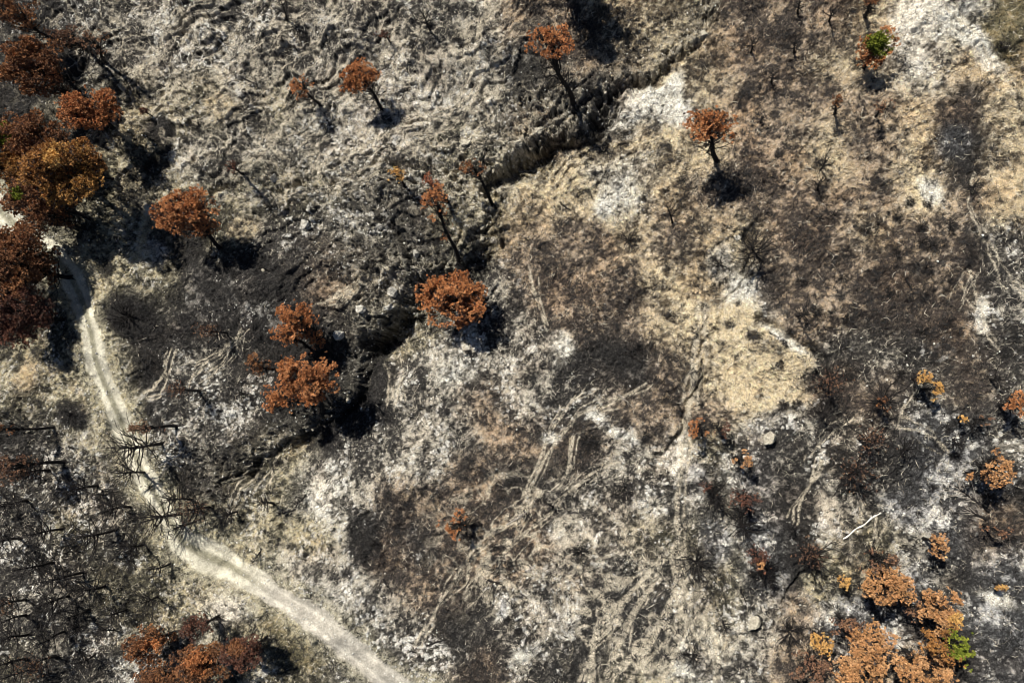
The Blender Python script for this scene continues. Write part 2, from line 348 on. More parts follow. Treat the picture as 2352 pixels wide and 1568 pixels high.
# bits of white stone and ash in the paler kinds
wz = (Wt['g']+Wt['a']+.9*Wt['w']+.5*Wt['y']+.25*Wt['d'])/wsum
chip = .95*sst(.605, .69, fbm(GX, GY, .55, 2, 11, .8)*.7+mid*.38)*sst(.42, .62, fbm(GX, GY, 5, 3, 5)+ (B-.5)*.5)*np.clip(wz, 0, 1)
col = col*(1-chip[..., None])+np.array((.76,.74,.68))*chip[..., None]
brn = sst(.5, .75, fbm(GX, GY, 6, 3, 1))*.4
col = col*(1+brn[..., None]*(np.array((1.10,.95,.82))-1))
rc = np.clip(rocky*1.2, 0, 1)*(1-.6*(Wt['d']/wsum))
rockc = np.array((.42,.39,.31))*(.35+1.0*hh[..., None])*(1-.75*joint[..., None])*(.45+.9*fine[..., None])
floor = np.clip(pg*1.2-.2, 0, 1)[..., None]; rockc = rockc*(1-.75*floor)  # gully shadow painted into its rock colour, darkest on the floor
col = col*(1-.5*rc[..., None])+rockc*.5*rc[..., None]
rc_ = np.array((.64,.57,.44)); rl = np.clip(rill*1.15, 0, 1)[..., None]; col = col*(1-.8*rl)+rc_*(.75+.5*(fine[..., None]-.3))*.8*rl
# road: two worn tracks with a dull crown between them, wide graded bed further on
rn = fbm(GX, GY, 1.2, 4, 6, .6)[..., None]; lower = sst(1150, 1290, Lr)*(1-sst(2080, 2110, Lr))
track = sst(.10, .34, np.abs(Dr2/rwid-0.0))[..., None]*(1-sst(.8, 1.1, Dr2/rwid))[..., None]
upc = np.array((.25,.235,.17))*(1-track)+np.array((.52,.49,.39))*track
upc = upc*(.35+1.1*rn)
ruts = np.exp(-((Dr2/rwid-.45)/.16)**2)[..., None]
loc = np.array((.42,.39,.33))*(.50+.85*rn)*(.88+.24*ruts)*(.8+.45*fine[..., None])
roadc = upc*(1-lower[..., None])+loc*lower[..., None]
col = col*(1-road[..., None])+roadc*road[..., None]
ec = np.array((.50,.46,.33))*(.25+1.1*fine[..., None])
e3 = (edge*.95*(.45+.8*mid))[..., None]; col = col*(1-e3)+ec*e3
col[far] = np.array((.15,.13,.10))*(.6+.8*fbm(GX, GY, 60, 4, 2)[far])[:, None]
col = np.clip(col, .012, .88)

# ------------------------------------------------------------------ mesh helpers
def mesh_np(name, V3, F, mat, cols=None, smooth=False):
    V3 = np.ascontiguousarray(V3, np.float32); F = np.ascontiguousarray(F, np.int32); k = F.shape[1]
    me = bpy.data.meshes.new(name); me.vertices.add(len(V3)); me.vertices.foreach_set('co', V3.ravel())
    me.loops.add(F.size); me.loops.foreach_set('vertex_index', F.ravel())
    me.polygons.add(len(F)); me.polygons.foreach_set('loop_start', np.arange(0, F.size, k, dtype=np.int32))
    me.polygons.foreach_set('loop_total', np.full(len(F), k, np.int32))
    if smooth: me.polygons.foreach_set('use_smooth', np.ones(len(F), bool))
    me.update(calc_edges=True)
    if cols is not None:
        a = me.color_attributes.new('tint', 'FLOAT_COLOR', 'POINT')
        a.data.foreach_set('color', np.concatenate([cols, np.ones((len(cols), 1))], 1).astype(np.float32).ravel())
    me.materials.append(mat)
    return me
def link(name, me, parent=None, loc=None):
    o = bpy.data.objects.new(name, me); COL.objects.link(o)
    if parent is not None: o.parent = parent
    if loc is not None: o.location = loc
    return o
def mat_tint(name, rough=.95, nscale=9.0, amt=.35, bump=0.0, bscale=6.0, base=None, spec=.15, dist=.1):
    m = bpy.data.materials.new(name); m.use_nodes = True; n = m.node_tree.nodes; l = m.node_tree.links; b = n['Principled BSDF']
    tc = n.new('ShaderNodeNewGeometry') if base is None else n.new('ShaderNodeTexCoord')
    pos = tc.outputs['Position'] if base is None else tc.outputs['Object']
    nz = n.new('ShaderNodeTexNoise'); nz.inputs['Scale'].default_value = nscale; nz.inputs['Detail'].default_value = 5; nz.inputs['Roughness'].default_value = .7
    l.new(pos, nz.inputs['Vector'])
    mr = n.new('ShaderNodeMapRange'); mr.inputs[1].default_value = .34; mr.inputs[2].default_value = .66; mr.inputs[3].default_value = 1-amt; mr.inputs[4].default_value = 1+amt*1.1
    l.new(nz.outputs['Fac'], mr.inputs[0])
    vm = n.new('ShaderNodeVectorMath'); vm.operation = 'SCALE'; l.new(mr.outputs[0], vm.inputs['Scale'])
    if base is None:
        at = n.new('ShaderNodeAttribute'); at.attribute_name = 'tint'; l.new(at.outputs['Color'], vm.inputs[0])
    else: vm.inputs[0].default_value = base
    l.new(vm.outputs[0], b.inputs['Base Color'])
    b.inputs['Roughness'].default_value = rough; b.inputs['Specular IOR Level'].default_value = spec
    if bump:
        n2_ = n.new('ShaderNodeTexNoise'); n2_.inputs['Scale'].default_value = bscale; n2_.inputs['Detail'].default_value = 6; n2_.inputs['Roughness'].default_value = .75
        l.new(pos, n2_.inputs['Vector'])
        bp = n.new('ShaderNodeBump'); bp.inputs['Strength'].default_value = bump; bp.inputs['Distance'].default_value = dist
        l.new(n2_.outputs['Fac'], bp.inputs['Height']); l.new(bp.outputs[0], b.inputs['Normal'])
    return m
M_ground = mat_tint('burnt_soil', amt=.8, nscale=6.5, bump=1.0, bscale=3.5, dist=.4)
M_road = mat_tint('dusty_track', amt=.34, nscale=5, bump=.8, bscale=5, dist=.15)
M_leaf = mat_tint('scorched_foliage', amt=.30, nscale=5, rough=.85)
M_char = mat_tint('charred_bark', base=(.016, .014, .013), amt=.5, nscale=7, bump=.6, bscale=9, rough=.8)
M_twig = mat_tint('burnt_twig', base=(.020, .017, .016), amt=.4, nscale=7)
M_ashen = mat_tint('ashen_bark', base=(.30, .27, .23), amt=.4, nscale=6)
M_ash = mat_tint('white_ash', base=(.78, .74, .66), amt=.12, nscale=6)
M_rock = mat_tint('limestone', base=(.40, .365, .29), amt=.45, nscale=2.2, bump=.9, bscale=3.0, dist=.2)
M_rockw = mat_tint('pale_limestone', base=(.42, .40, .35), amt=.6, nscale=2.2, bump=.9, bscale=3.0, dist=.2)
M_stone = mat_tint('stone_chips', amt=.2, nscale=8)

# ------------------------------------------------------------------ the ground sheet and the dirt road cut from it
idx = np.arange(NX*NY, dtype=np.int32).reshape(NY, NX)
Q = np.stack([idx[:-1, :-1], idx[:-1, 1:], idx[1:, 1:], idx[1:, :-1]], -1).reshape(-1, 4)
rd = (road > .55); rf = (rd[:-1, :-1] & rd[:-1, 1:] & rd[1:, 1:] & rd[1:, :-1]).ravel()
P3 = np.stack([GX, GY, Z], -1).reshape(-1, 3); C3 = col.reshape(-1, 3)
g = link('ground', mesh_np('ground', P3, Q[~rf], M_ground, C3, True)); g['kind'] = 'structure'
rq = Q[rf]; used, inv = np.unique(rq, return_inverse=True)
r_ = link('dirt_road', mesh_np('dirt_road', P3[used], inv.reshape(-1, 4), M_road, C3[used], True)); r_['kind'] = 'structure'

def height(x, y):
    i = np.clip(np.searchsorted(ax, x)-1, 0, NX-2); j = np.clip(np.searchsorted(ay, y)-1, 0, NY-2)
    fx = (x-ax[i])/(ax[i+1]-ax[i]); fy = (y-ay[j])/(ay[j+1]-ay[j])
    return (Z[j, i]*(1-fx)+Z[j, i+1]*fx)*(1-fy)+(Z[j+1, i]*(1-fx)+Z[j+1, i+1]*fx)*fy
def spot(u, v):
    z = 0.0
    for _ in range(8):
        p = raypt(u, v, z); z = .5*z+.5*float(height(p[0], p[1]))
    return np.array([p[0], p[1], float(height(p[0], p[1]))])

# ------------------------------------------------------------------ stuff: chips of stone, dry grass, charred litter
inside = (~far) & (U > -70) & (U < 2420) & (V > -70) & (V < 1640)
def scatter(prob, n):
    p = (prob*inside).ravel(); c = np.cumsum(p); k = np.searchsorted(c, rng.random(n)*c[-1])
    x = GX.ravel()[k]+rng.uniform(-.08, .08, n); y = GY.ravel()[k]+rng.uniform(-.08, .08, n)
    return x, y, height(x, y), k
dens = chip*1.6+np.clip(wz, 0, 1)*sst(.5, .75, mid)*.22+rocky*.12+edge*.10
n = 30000; x, y, z, k = scatter((dens+.05*road)*(1-.55*road), n)
octv = np.array([(1,0,0),(-1,0,0),(0,1,0),(0,-1,0),(0,0,1),(0,0,-1)], float)
octf = np.array([(0,2,4),(2,1,4),(1,3,4),(3,0,4),(2,0,5),(1,2,5),(3,1,5),(0,3,5)])
s = .055+.15*rng.random(n)**3.0
sv = octv[None]*rng.uniform(.6, 1.35, (n, 6, 1))*(s[:, None, None]*np.stack([rng.uniform(.8, 1.5, n), rng.uniform(.7, 1.2, n), rng.uniform(.5, .9, n)], -1)[:, None, :])
a = rng.uniform(0, 6.28, n); ca, sa = np.cos(a)[:, None], np.sin(a)[:, None]
vx = sv[..., 0]*ca-sv[..., 1]*sa; vy = sv[..., 0]*sa+sv[..., 1]*ca
Vv = np.stack([vx+x[:, None], vy+y[:, None], sv[..., 2]+z[:, None]+s[:, None]*.25], -1).reshape(-1, 3)
Ff = (octf[None]+6*np.arange(n)[:, None, None]).reshape(-1, 3)
sc = np.repeat(np.array((.62, .60, .55))*rng.uniform(.55, 1.2, (n, 1)), 6, 0)
o = link('stone_chips', mesh_np('stone_chips', Vv, Ff, M_stone, np.clip(sc, 0, .85))); o['kind'] = 'stuff'
o['label'] = 'pale chips of limestone scattered over the burnt slope'; o['category'] = 'stones'

def blades(n, x, y, z, k, ln, wd, cols, lean):
    N = n*k; X = np.repeat(np.stack([x, y, z-.02], -1), k, 0); a = rng.uniform(0, 6.28, N); l = ln*rng.uniform(.5, 1.3, N)
    up = rng.uniform(.25, 1, N)*(1-lean)+.1; d = np.stack([np.cos(a)*np.sqrt(np.clip(1-up*up, .05, 1)), np.sin(a)*np.sqrt(np.clip(1-up*up, .05, 1)), up], -1)
    sd_ = np.stack([-np.sin(a), np.cos(a), a*0], -1)*wd
    A_ = X-sd_; B_ = X+sd_; C_ = X+d*l[:, None]
    return np.stack([A_, B_, C_], 1).reshape(-1, 3), np.arange(3*N).reshape(-1, 3), np.repeat(np.repeat(cols, k, 0), 3, 0)
tz = (Wt['t']+.45*Wt['b']+.5*Wt['y']+.6*Wt['o'])/wsum
n = 42000; x, y, z, k = scatter(tz*t*(1-road)*(1-rill), n)
cg = col.reshape(-1, 3)[k]*rng.uniform(.6, 1.35, (n, 1))
vv, ff, cc = blades(n, x, y, z, 5, .42, .05, np.clip(cg*np.array((1.05, 1, .9)), .01, .8), .2)
o = link('dry_grass', mesh_np('dry_grass', vv, ff, M_stone, cc)); o['kind'] = 'stuff'; o['label'] = 'scorched straw-coloured grass stubble over the slope'; o['category'] = 'grass'
o = None
n = 30000; x, y, z, k = scatter((.06+t)*(1-road)*(1-(.9*Wt['d']+.6*Wt['a']+.4*Wt['b'])/wsum)*(.4+.6*rocky+.8*(wz > .5)), n)
cg = (np.array((.56,.51,.41))*rng.uniform(.35, 1.2, (n, 1)))
vv, ff, cc = blades(n, x, y, z+.06, 2, .75, .03, cg, .75)
o = link('bleached_stems', mesh_np('bleached_stems', vv, ff, M_stone, cc)); o['kind'] = 'stuff'; o['label'] = 'bleached stems lying over the burnt slope'; o['category'] = 'stems'
n = 50000; x, y, z, k = scatter((1.1-t)*(1-road)*(.3+sp+.5*(mid < .45)), n)
cg = np.full((n, 3), .022)*rng.uniform(.5, 1.6, (n, 1))*np.array((1.05, 1, .97))
vv, ff, cc = blades(n, x, y, z+.05, 3, .85, .035, cg, .6)
o = link('charred_litter', mesh_np('charred_litter', vv, ff, M_stone, cc)); o['kind'] = 'stuff'; o['label'] = 'charred twigs and stubble littering the burnt ground'; o['category'] = 'twigs'

# ------------------------------------------------------------------ tubes
class Tubes:
    def __init__(s): s.v = []; s.f = []; s.n = 0
    def add(s, pts, rad, sides=5):
        pts = np.asarray(pts, float); m = len(pts)
        tan = np.gradient(pts, axis=0); tan /= (np.linalg.norm(tan, axis=1)[:, None]+1e-9)
        ref = np.array([0.3, .9, .2]); e1 = np.cross(tan, ref); e1 /= (np.linalg.norm(e1, axis=1)[:, None]+1e-9); e2 = np.cross(tan, e1)
        a = np.arange(sides)*2*math.pi/sides
        ring = pts[:, None]+np.asarray(rad)[:, None, None]*(np.cos(a)[None, :, None]*e1[:, None]+np.sin(a)[None, :, None]*e2[:, None])
        s.v.append(ring.reshape(-1, 3))
        i = np.arange(m-1)[:, None]*sides; j = np.arange(sides)[None]; k = (j+1) % sides
        s.f.append((np.stack([i+j, i+k, i+sides+k, i+sides+j], -1)+s.n).reshape(-1, 4)); s.n += m*sides
    def join(s, o):
        s.v += o.v; s.f += [q+s.n for q in o.f]; s.n += o.n
    def mesh(s, name, mat): return mesh_np(name, np.concatenate(s.v), np.concatenate(s.f), mat, None, True)
def curve(a, b, n=5, wob=.1, sag=0.0):
    a = np.asarray(a, float); b = np.asarray(b, float); L = np.linalg.norm(b-a); t_ = np.linspace(0, 1, n)[:, None]
    p = a*(1-t_)+b*t_; w = np.array([random.gauss(0, 1) for _ in range(3)])*wob*L*.5; w2 = np.array([random.gauss(0, 1) for _ in range(3)])*wob*L*.25
    p = p+np.sin(t_*math.pi)*w+np.sin(t_*2*math.pi)*w2; p[:, 2] += (np.sin(t_*math.pi)*sag*L)[:, 0]
    return p

def tag(o, label, cat, group=None):
    o['label'] = label; o['category'] = cat
    if group: o['group'] = group
USED = set()
def empty(name, loc):
    o = bpy.data.objects.new(name, None); COL.objects.link(o); o.location = loc; o.empty_display_size = .3; return o

# ------------------------------------------------------------------ leafy (scorched) trees
PAL = dict(rust=[(.44,.185,.072),(.34,.14,.058),(.52,.25,.11)], dark=[(.25,.115,.055),(.16,.08,.045),(.33,.16,.07)], ochre=[(.58,.34,.11),(.48,.27,.09),(.62,.40,.16)],
    tan=[(.46,.25,.11),(.38,.19,.08),(.54,.32,.16)], maroon=[(.13,.06,.042),(.18,.08,.05),(.09,.05,.04)], brown=[(.21,.115,.07),(.15,.085,.06),(.28,.16,.09)],
    olive=[(.32,.15,.05),(.24,.12,.045),(.36,.20,.06)], green=[(.17,.20,.025),(.12,.16,.02),(.26,.26,.04)], pink=[(.28,.13,.09),(.36,.13,.06),(.22,.10,.07)])
def pxsize(p):                                       # metres per image pixel at that place
    return float((np.asarray(p)-np.array([0, 0, CAMH])) @ (R @ np.array([0, 0, -1.0])))/FOC
def leaf_mesh(name, C, O, size, k, cols):
    n = len(C); N = n*k; c = np.repeat(C, k, 0); o_ = np.repeat(O, k, 0); sz = np.repeat(size, k)*rng.uniform(.65, 1.25, N)
    d = o_*.75+rng.normal(0, .62, (N, 3)); d /= np.linalg.norm(d, axis=1)[:, None]
    r = rng.normal(0, 1, (N, 3)); sd_ = np.cross(d, r); sd_ /= (np.linalg.norm(sd_, axis=1)[:, None]+1e-9)
    w = (sz*rng.uniform(.18, .34, N))[:, None]; tip = c+d*sz[:, None]
    vv = np.stack([c-d*(sz*.15)[:, None], tip+sd_*w, tip-sd_*w], 1).reshape(-1, 3)
    cc = np.repeat(cols, k, 0)*rng.uniform(.78, 1.22, (N, 1)); cc = np.repeat(cc, 3, 0)
    return mesh_np(name, vv, np.arange(3*N).reshape(-1, 3), M_leaf, np.clip(cc, .008, .7))
def leafy(crown, rad, h, pal, label, base=None, dens=1.0, ang=0, green=None, cat='tree', name='scorched_pine', tall=.85, sub=None, group=None, bare=0.0, skirt=None):
    """crown, rad in image pixels; h metres; green = (u, v, r) part of the crown still green"""
    u, v = crown
    if u < 285 and v < 800: rad = (rad[0]*1.14, rad[1]*1.14)
    k_ = h/(CAMH-h)
    if base is None: base = (NU+(u-NU)/(1+k_), NV+(v-NV)/(1+k_))
    b = spot(*base)
    ct = raypt(u, v, b[2]+h)
    px = pxsize(ct); RX, RY = rad[0]*px*1.2, rad[1]*px*1.2; RZ = min(RX, RY)*tall+ .25
    a = math.radians(-ang); ca, sa = math.cos(a), math.sin(a)
    def loc(p):                                   # crown frame -> world offset
        return np.stack([p[..., 0]*ca-p[..., 1]*sa, p[..., 0]*sa+p[..., 1]*ca, p[..., 2]], -1)
    nl = int(np.clip(8+RX*RY*1.3, 8, 44)); lobes = []
    for i in range(nl):
        if i < nl*.55:
            th = i*2.399+random.random()*.6; rr = random.uniform(.42, .80)
        else: th = random.random()*6.28; rr = .5*random.random()
        lr = random.uniform(.22, .48)*max(.6, (7.0/nl)**.25)*(1.2-.35*rr)
        lobes.append((rr*math.cos(th)*RX, rr*math.sin(th)*RY, RZ*(random.uniform(-.55, .15)+.75*(1-rr)), lr))
    if skirt is None: skirt = 0 if h < 5.5 else .45
    lowv = None
    if skirt:
        iw = b-ct; iw = np.array([iw[0]*ca+iw[1]*sa, -iw[0]*sa+iw[1]*ca, iw[2]])   # towards the base, in the crown frame
        for q in range(int(nl*.45)):
            f = random.uniform(.12, skirt+.1); th = random.random()*6.28; rr = random.uniform(.1, .62)*(1-f*.6)
            lobes.append((iw[0]*f+rr*math.cos(th)*RX, iw[1]*f+rr*math.sin(th)*RY, iw[2]*f+random.uniform(-.2, .2)*RZ, random.uniform(.16, .30)*max(.6, (7.0/nl)**.25)))
        nl = len(lobes)
    Cs, Os, Ls = [], [], []
    msz = min(RX, RY)
    for li, (lx, ly, lz, lr) in enumerate(lobes):
        ax_, ay_ = lr*RX*1.05, lr*RY*1.05; az_ = max(.3, lr*msz*.75)
        area = ax_*ay_*3.14; n = int(max(8, area*19*dens*(.75+.5*random.random())))
        d = rng.normal(0, 1, (n, 3)); d[:, 2] = d[:, 2]*.9+.45; d /= np.linalg.norm(d, axis=1)[:, None]
        rr = rng.uniform(.55, 1.05, (n, 1))+(rng.random((n, 1)) < .07)*.35
        p = np.array([lx, ly, lz])+d*rr*np.array([ax_, ay_, az_])
        Cs.append(p); Os.append(d); Ls.append(np.full(n, li))
    C = np.concatenate(Cs); O = np.concatenate(Os); L_ = np.concatenate(Ls)
    # gaps: drop clumps where a coarse noise is low
    gap = fbm(C[:, 0]+b[0], C[:, 1]+b[1], 1.0, 2, 3); km = gap > (.34+bare*.22+.12*rng.random(len(C)))
    C, O, L_ = C[km], O[km], L_[km]
    Wc = loc(C)+ct-b; Wo = loc(O)
    pc = np.array(PAL[pal]); ch = rng.random((len(C), 1)); lobet = rng.random(nl)[L_][:, None]
    cols = np.where(lobet < .45, pc[0], np.where(lobet < .75, pc[1], pc[2])); cols = cols*.6+pc[rng.integers(0, 3, len(C))]*.4
    cols = cols*(.75+.5*ch); sooty = rng.random(len(C)) < .13; cols[sooty] = np.array((.07,.05,.04))*(.6+.8*ch[sooty])
    root = empty(name, b); tag(root, label, cat, group)
    sz = np.clip(.16+.04*msz/2.5, .16, .27)*np.ones(len(C))*rng.uniform(.8, 1.25, len(C))
    gm = np.zeros(len(C), bool)
    for gspec in (green or []):
        gu, gv, gr = gspec[:3]
        uu, vv = project(Wc[:, 0]+b[0], Wc[:, 1]+b[1], Wc[:, 2]+b[2])
        q = np.hypot(uu-gu, vv-gv)/gr; gm |= (q+rng.normal(0, .13, len(C)) < 1)
    if green:
        gp = np.array(PAL['green' if len(green[0]) < 4 else green[0][3]])
        cols[gm] = (gp[0]*.6+gp[rng.integers(0, 3, gm.sum())]*.4)*(.7+.6*ch[gm])
    link('crown', leaf_mesh('crown', Wc[~gm], Wo[~gm], sz[~gm], 13, cols[~gm]), root)
    if gm.sum() > 5:
        o2 = link('live_foliage', leaf_mesh('live_foliage', Wc[gm], Wo[gm], sz[gm], 13, cols[gm]), root)
        o2['label'] = 'patch of foliage still green' if len(green[0]) < 4 else 'patch of yellowing foliage'
    # trunk and limbs
    T_ = Tubes(); top = ct-b+np.array([0, 0, -RZ*.55]); tr = .07+.015*h+.025*msz
    tp = curve((0, 0, -.5), top, 9, .05); T_.add(tp, np.linspace(tr*1.25, tr*.55, 9), 8)
    for q in range(4):
        aa = q*1.6+random.random(); T_.add(curve((0, 0, .25), (math.cos(aa)*tr*3, math.sin(aa)*tr*3, -.25), 3, .05), [tr*.7, tr*.4, tr*.15], 5)
    link('trunk', T_.mesh('trunk', M_char), root)
    B_ = Tubes()
    for (lx, ly, lz, lr) in lobes:
        e = loc(np.array([lx, ly, lz]))+ct-b; s0 = tp[random.choice([5, 6, 7, 8])]
        lp = curve(s0, e, 5, .09, -.04); r0 = tr*.42*(.6+lr); B_.add(lp, np.linspace(r0, r0*.3, 5), 5)
        for _ in range(5):
            w = loc(np.array([random.gauss(0, 1)*lr*RX*.8, random.gauss(0, 1)*lr*RY*.8, random.random()*lr*msz*.6]))
            B_.add(curve(lp[random.choice([2, 3, 4])], e+w, 4, .1), np.linspace(r0*.35, r0*.12, 4), 4)
    for _ in range(int(6+h*.6)):                   # dead snags on the bare part of the trunk
        s0 = tp[random.choice([3, 4, 5, 6])]; aa = random.random()*6.28; ll = random.uniform(.25, .6)*max(msz, 1.2)
        e = s0+np.array([math.cos(aa)*ll, math.sin(aa)*ll, ll*random.uniform(0, .6)]); B_.add(curve(s0, e, 4, .1), np.linspace(tr*.2, .02, 4), 4)
    if h > 4:                                      # sparse singed skirt lower on the trunk
        for q in range(int(9+h)):
            s0 = tp[random.choice([3, 4, 5, 6, 7])]; aa = random.random()*6.28; ll = random.uniform(.4, .95)*msz
            e = s0+np.array([math.cos(aa)*ll, math.sin(aa)*ll, ll*random.uniform(.1, .5)]); lp = curve(s0, e, 5, .1); B_.add(lp, np.linspace(tr*.28, .03, 5), 4)
            for _ in range(6):
                w = np.array([random.gauss(0, 1), random.gauss(0, 1), random.random()])*ll*.28
                B_.add(curve(lp[random.choice([2, 3, 4])], lp[4]+w, 3, .1), [.04, .03, .012], 3)
    link('branches', B_.mesh('branches', M_char), root)
    return root

# ------------------------------------------------------------------ bare burnt trees and shrubs
def bare_tree(base, top, label, h=None, spread=1.0, nb=20, group=None, haze=0.0, name='burnt_tree'):
    b = spot(*base)
    if h is None:
        r = math.hypot(base[0]-NU, base[1]-NV); d = math.hypot(top[0]-base[0], top[1]-base[1]); k_ = d/max(r, 60); h = CAMH*k_/(1+k_)
    h = min(max(h, 2.2), 15)
    tp_ = raypt(top[0], top[1], b[2]+h)-b; off = math.hypot(tp_[0], tp_[1]); lim = h*.45
    if off > lim: tp_[:2] *= lim/off
    root = empty(name, b); tag(root, label, 'burnt tree', group)
    T_ = Tubes(); tr = .07+.017*h if nb < 34 else .25; tp = curve((0, 0, -.4), tp_, 10, .05); T_.add(tp, np.linspace(tr*1.2, tr*.22, 10), 7)
    for q in range(3):
        aa = q*2.1+random.random(); T_.add(curve((0, 0, .2), (math.cos(aa)*tr*3, math.sin(aa)*tr*3, -.2), 3, .05), [tr*.7, tr*.4, tr*.15], 5)
    link('trunk', T_.mesh('trunk', M_char), root)
    B_ = Tubes(); tw = Tubes()
    nb = int(nb*1.25)
    for i in range(nb):
        f = .38+.62*(i+random.random())/nb; x_ = f*9; i0 = min(int(x_), 8); s0 = tp[i0]*(1-(x_-i0))+tp[i0+1]*(x_-i0)
        aa = i*2.4+random.random(); ll = h*.38*spread*(1.15-.75*(f-.38)/.62)*random.uniform(.6, 1.15)
        e = s0+np.array([math.cos(aa)*ll, math.sin(aa)*ll, ll*random.uniform(.2, .95)]); r0 = max(.045, tr*.5*(1.2-f)+.025)
        lp = curve(s0, e, 5, .08, -.05); B_.add(lp, np.linspace(r0, r0*.35, 5), 4)
        for _ in range(6):
            q = random.choice([1, 2, 3, 4]); aa2 = aa+random.gauss(0, .7); l2 = ll*random.uniform(.25, .5)
            e2 = lp[q]+np.array([math.cos(aa2)*l2, math.sin(aa2)*l2, l2*random.uniform(.1, 1)])
            tw.add(curve(lp[q], e2, 3, .1), [r0*.5, r0*.38, .02], 3)
    B_.join(tw); link('branches', B_.mesh('branches', M_char), root)
    if haze:
        n = int(260*haze); a = rng.random((n, 1)); c0 = tp_[None]*(.55+.5*a); c0 = c0+rng.normal(0, h*.12*spread, (n, 3))
        link('crown', leaf_mesh('crown', c0, nrm((0, 0, 1))[None]*np.ones((n, 1)), np.full(n, .18), 6, np.array(PAL['brown'])[rng.integers(0, 3, n)]*.8), root)
    return root
def shrub(u, v, r, label, group):
    b = spot(u, v); L0 = r*pxsize(b); root = empty('burnt_shrub', b); tag(root, label, 'burnt shrub', group)
    A_ = Tubes(); t2 = Tubes(); n = int(7+L0*4)
    for i in range(n):
        aa = i*2.4+random.random()*.8; el = random.uniform(.2, 1.25); ll = L0*random.uniform(.6, 1.1)/max(.5, math.cos(el)*1.2)
        ll = min(ll, L0*1.2); e = np.array([math.cos(aa)*math.cos(el)*ll, math.sin(aa)*math.cos(el)*ll, math.sin(el)*ll*.8+.1]); r0 = .03+.022*L0
        lp = curve((0, 0, -.1), e, 5, .12, .06); A_.add(lp, np.linspace(r0, r0*.35, 5), 4)
        for _ in range(5):
            q = random.choice([1, 2, 3, 4]); a2 = aa+random.gauss(0, .8); l2 = ll*random.uniform(.2, .45)
            e2 = lp[q]+np.array([math.cos(a2)*l2, math.sin(a2)*l2, l2*random.uniform(0, .8)]); t2.add(curve(lp[q], e2, 3, .1), [r0*.5, r0*.35, .012], 3)
    A_.join(t2); link('stems', A_.mesh('stems', M_char), root)
    return root

# ------------------------------------------------------------------ rocks
def rock(u, v, rx, ry, hz, mat, seed, ang=0, sub=4):
    import bmesh
    b = spot(u, v); px = pxsize(b); bm = bmesh.new(); bmesh.ops.create_icosphere(bm, subdivisions=sub, radius=1)
    rr = random.Random(seed); planes = []
    for _ in range(11):
        nn = Vector((rr.gauss(0, 1), rr.gauss(0, 1), rr.gauss(0, .8))).normalized(); planes.append((nn, rr.uniform(.42, .92)))
    P = np.array([vv.co[:] for vv in bm.verts]); n_ = fbm(P[:, 0]+seed, P[:, 1]+P[:, 2]*1.3, .5, 3, seed % 7)
    for i, vv in enumerate(bm.verts):
        d = vv.co.normalized(); s = 1.0
        for nn, dd in planes:
            q = d.dot(nn)
            if q > 1e-3: s = min(s, dd/q)
        s *= 1+(n_[i]-.5)*.5; vv.co = Vector((d.x*s*rx*px, d.y*s*ry*px, d.z*s*hz))
    me = bpy.data.meshes.new('boulder'); bm.to_mesh(me); bm.free(); me.materials.append(mat)
    o = link('boulder', me); o.location = (b[0], b[1], b[2]+hz*.3); o.rotation_euler = (0, 0, math.radians(-ang))
    return o

exec_parts = True
# ================================================================== THE TREES WITH FOLIAGE
G1 = 'scorched pines with rust-coloured crowns'
def L(*a, **k): k.setdefault('group', G1); return leafy(*a, **k)
L((825,178),(50,36),7.0,'rust','round rust-crowned pine, larger of the pair standing alone in the upper left',base=(876,252),tall=.7,skirt=0)
L((692,200),(29,24),5.5,'rust','small rust-crowned pine, smaller of the pair standing alone in the upper left',base=(737,243),dens=.9,ang=-40,skirt=0)
L((1265,96),(54,33),14.0,'rust','tall rust pine with long black trunk above the gully at top centre',base=(1316,240),ang=10,tall=.6,skirt=0)
L((1630,290),(50,44),11.0,'rust','rust pine with clear trunk and dark shadow, right of the top of the gully',base=(1650,372),tall=.8,skirt=0)
L((2012,110),(40,38),5.5,'rust','pine with a green top and orange skirts beside the white chalk patch',green=[(2020,98,30)],tall=1.0,dens=1.3)
L((425,484),(76,50),9.5,'rust','broad bright rust pine casting a black shadow right of the left-hand track',base=(505,572),ang=-8,dens=1.1)
L((1040,690),(80,58),7.0,'rust','large bright rust pine beside the gully at the centre of the slope',dens=1.25,ang=8)
L((683,735),(46,50),8.0,'rust','rust pine with two crown lobes, above the biggest rust pine of the cluster',base=(778,824),dens=.9,bare=.3)
L((655,770),(32,22),7.5,'rust','small orange pine crown tucked under the two-lobed rust pine',dens=.9,base=(700,795))
L((588,842),(30,26),7.0,'dark','thin dark rust crown on the left edge of the central rust cluster',dens=.6,bare=.5)
L((705,868),(72,52),10.0,'rust','largest rust pine of the central left cluster, black trunk showing below',base=(738,948),dens=1.1,ang=-10)
L((640,922),(40,30),8.5,'rust','low rust lobe pine on the lower left of the central rust cluster',dens=.9,bare=.2,ang=25)
L((1042,1205),(34,26),5.5,'rust','lone small rust pine low on the slope with slanting crown',base=(1082,1208),ang=-40,dens=.9)
L((1003,468),(30,42),10.0,'rust','leaning rust pine with fanned dead limbs in the middle of the gully',base=(1052,605),ang=20,bare=.2)
L((988,424),(20,26),8.0,'pink','faded pinkish brown crown just above the leaning pine in the gully',dens=.7,bare=.3)
L((1086,386),(28,19),8.0,'dark','small dark rust pine with long thin trunk over the gully bend',base=(1130,470),dens=.9,skirt=0)
L((912,402),(21,17),4.5,'ochre','small ochre-leaved tree above the rocky scarp',base=(928,428),name='scorched_tree',dens=.8)
L((528,380),(24,17),5.0,'maroon','small maroon half-bare tree left of the scarp',base=(556,398),dens=.6,bare=.5,name='scorched_tree')
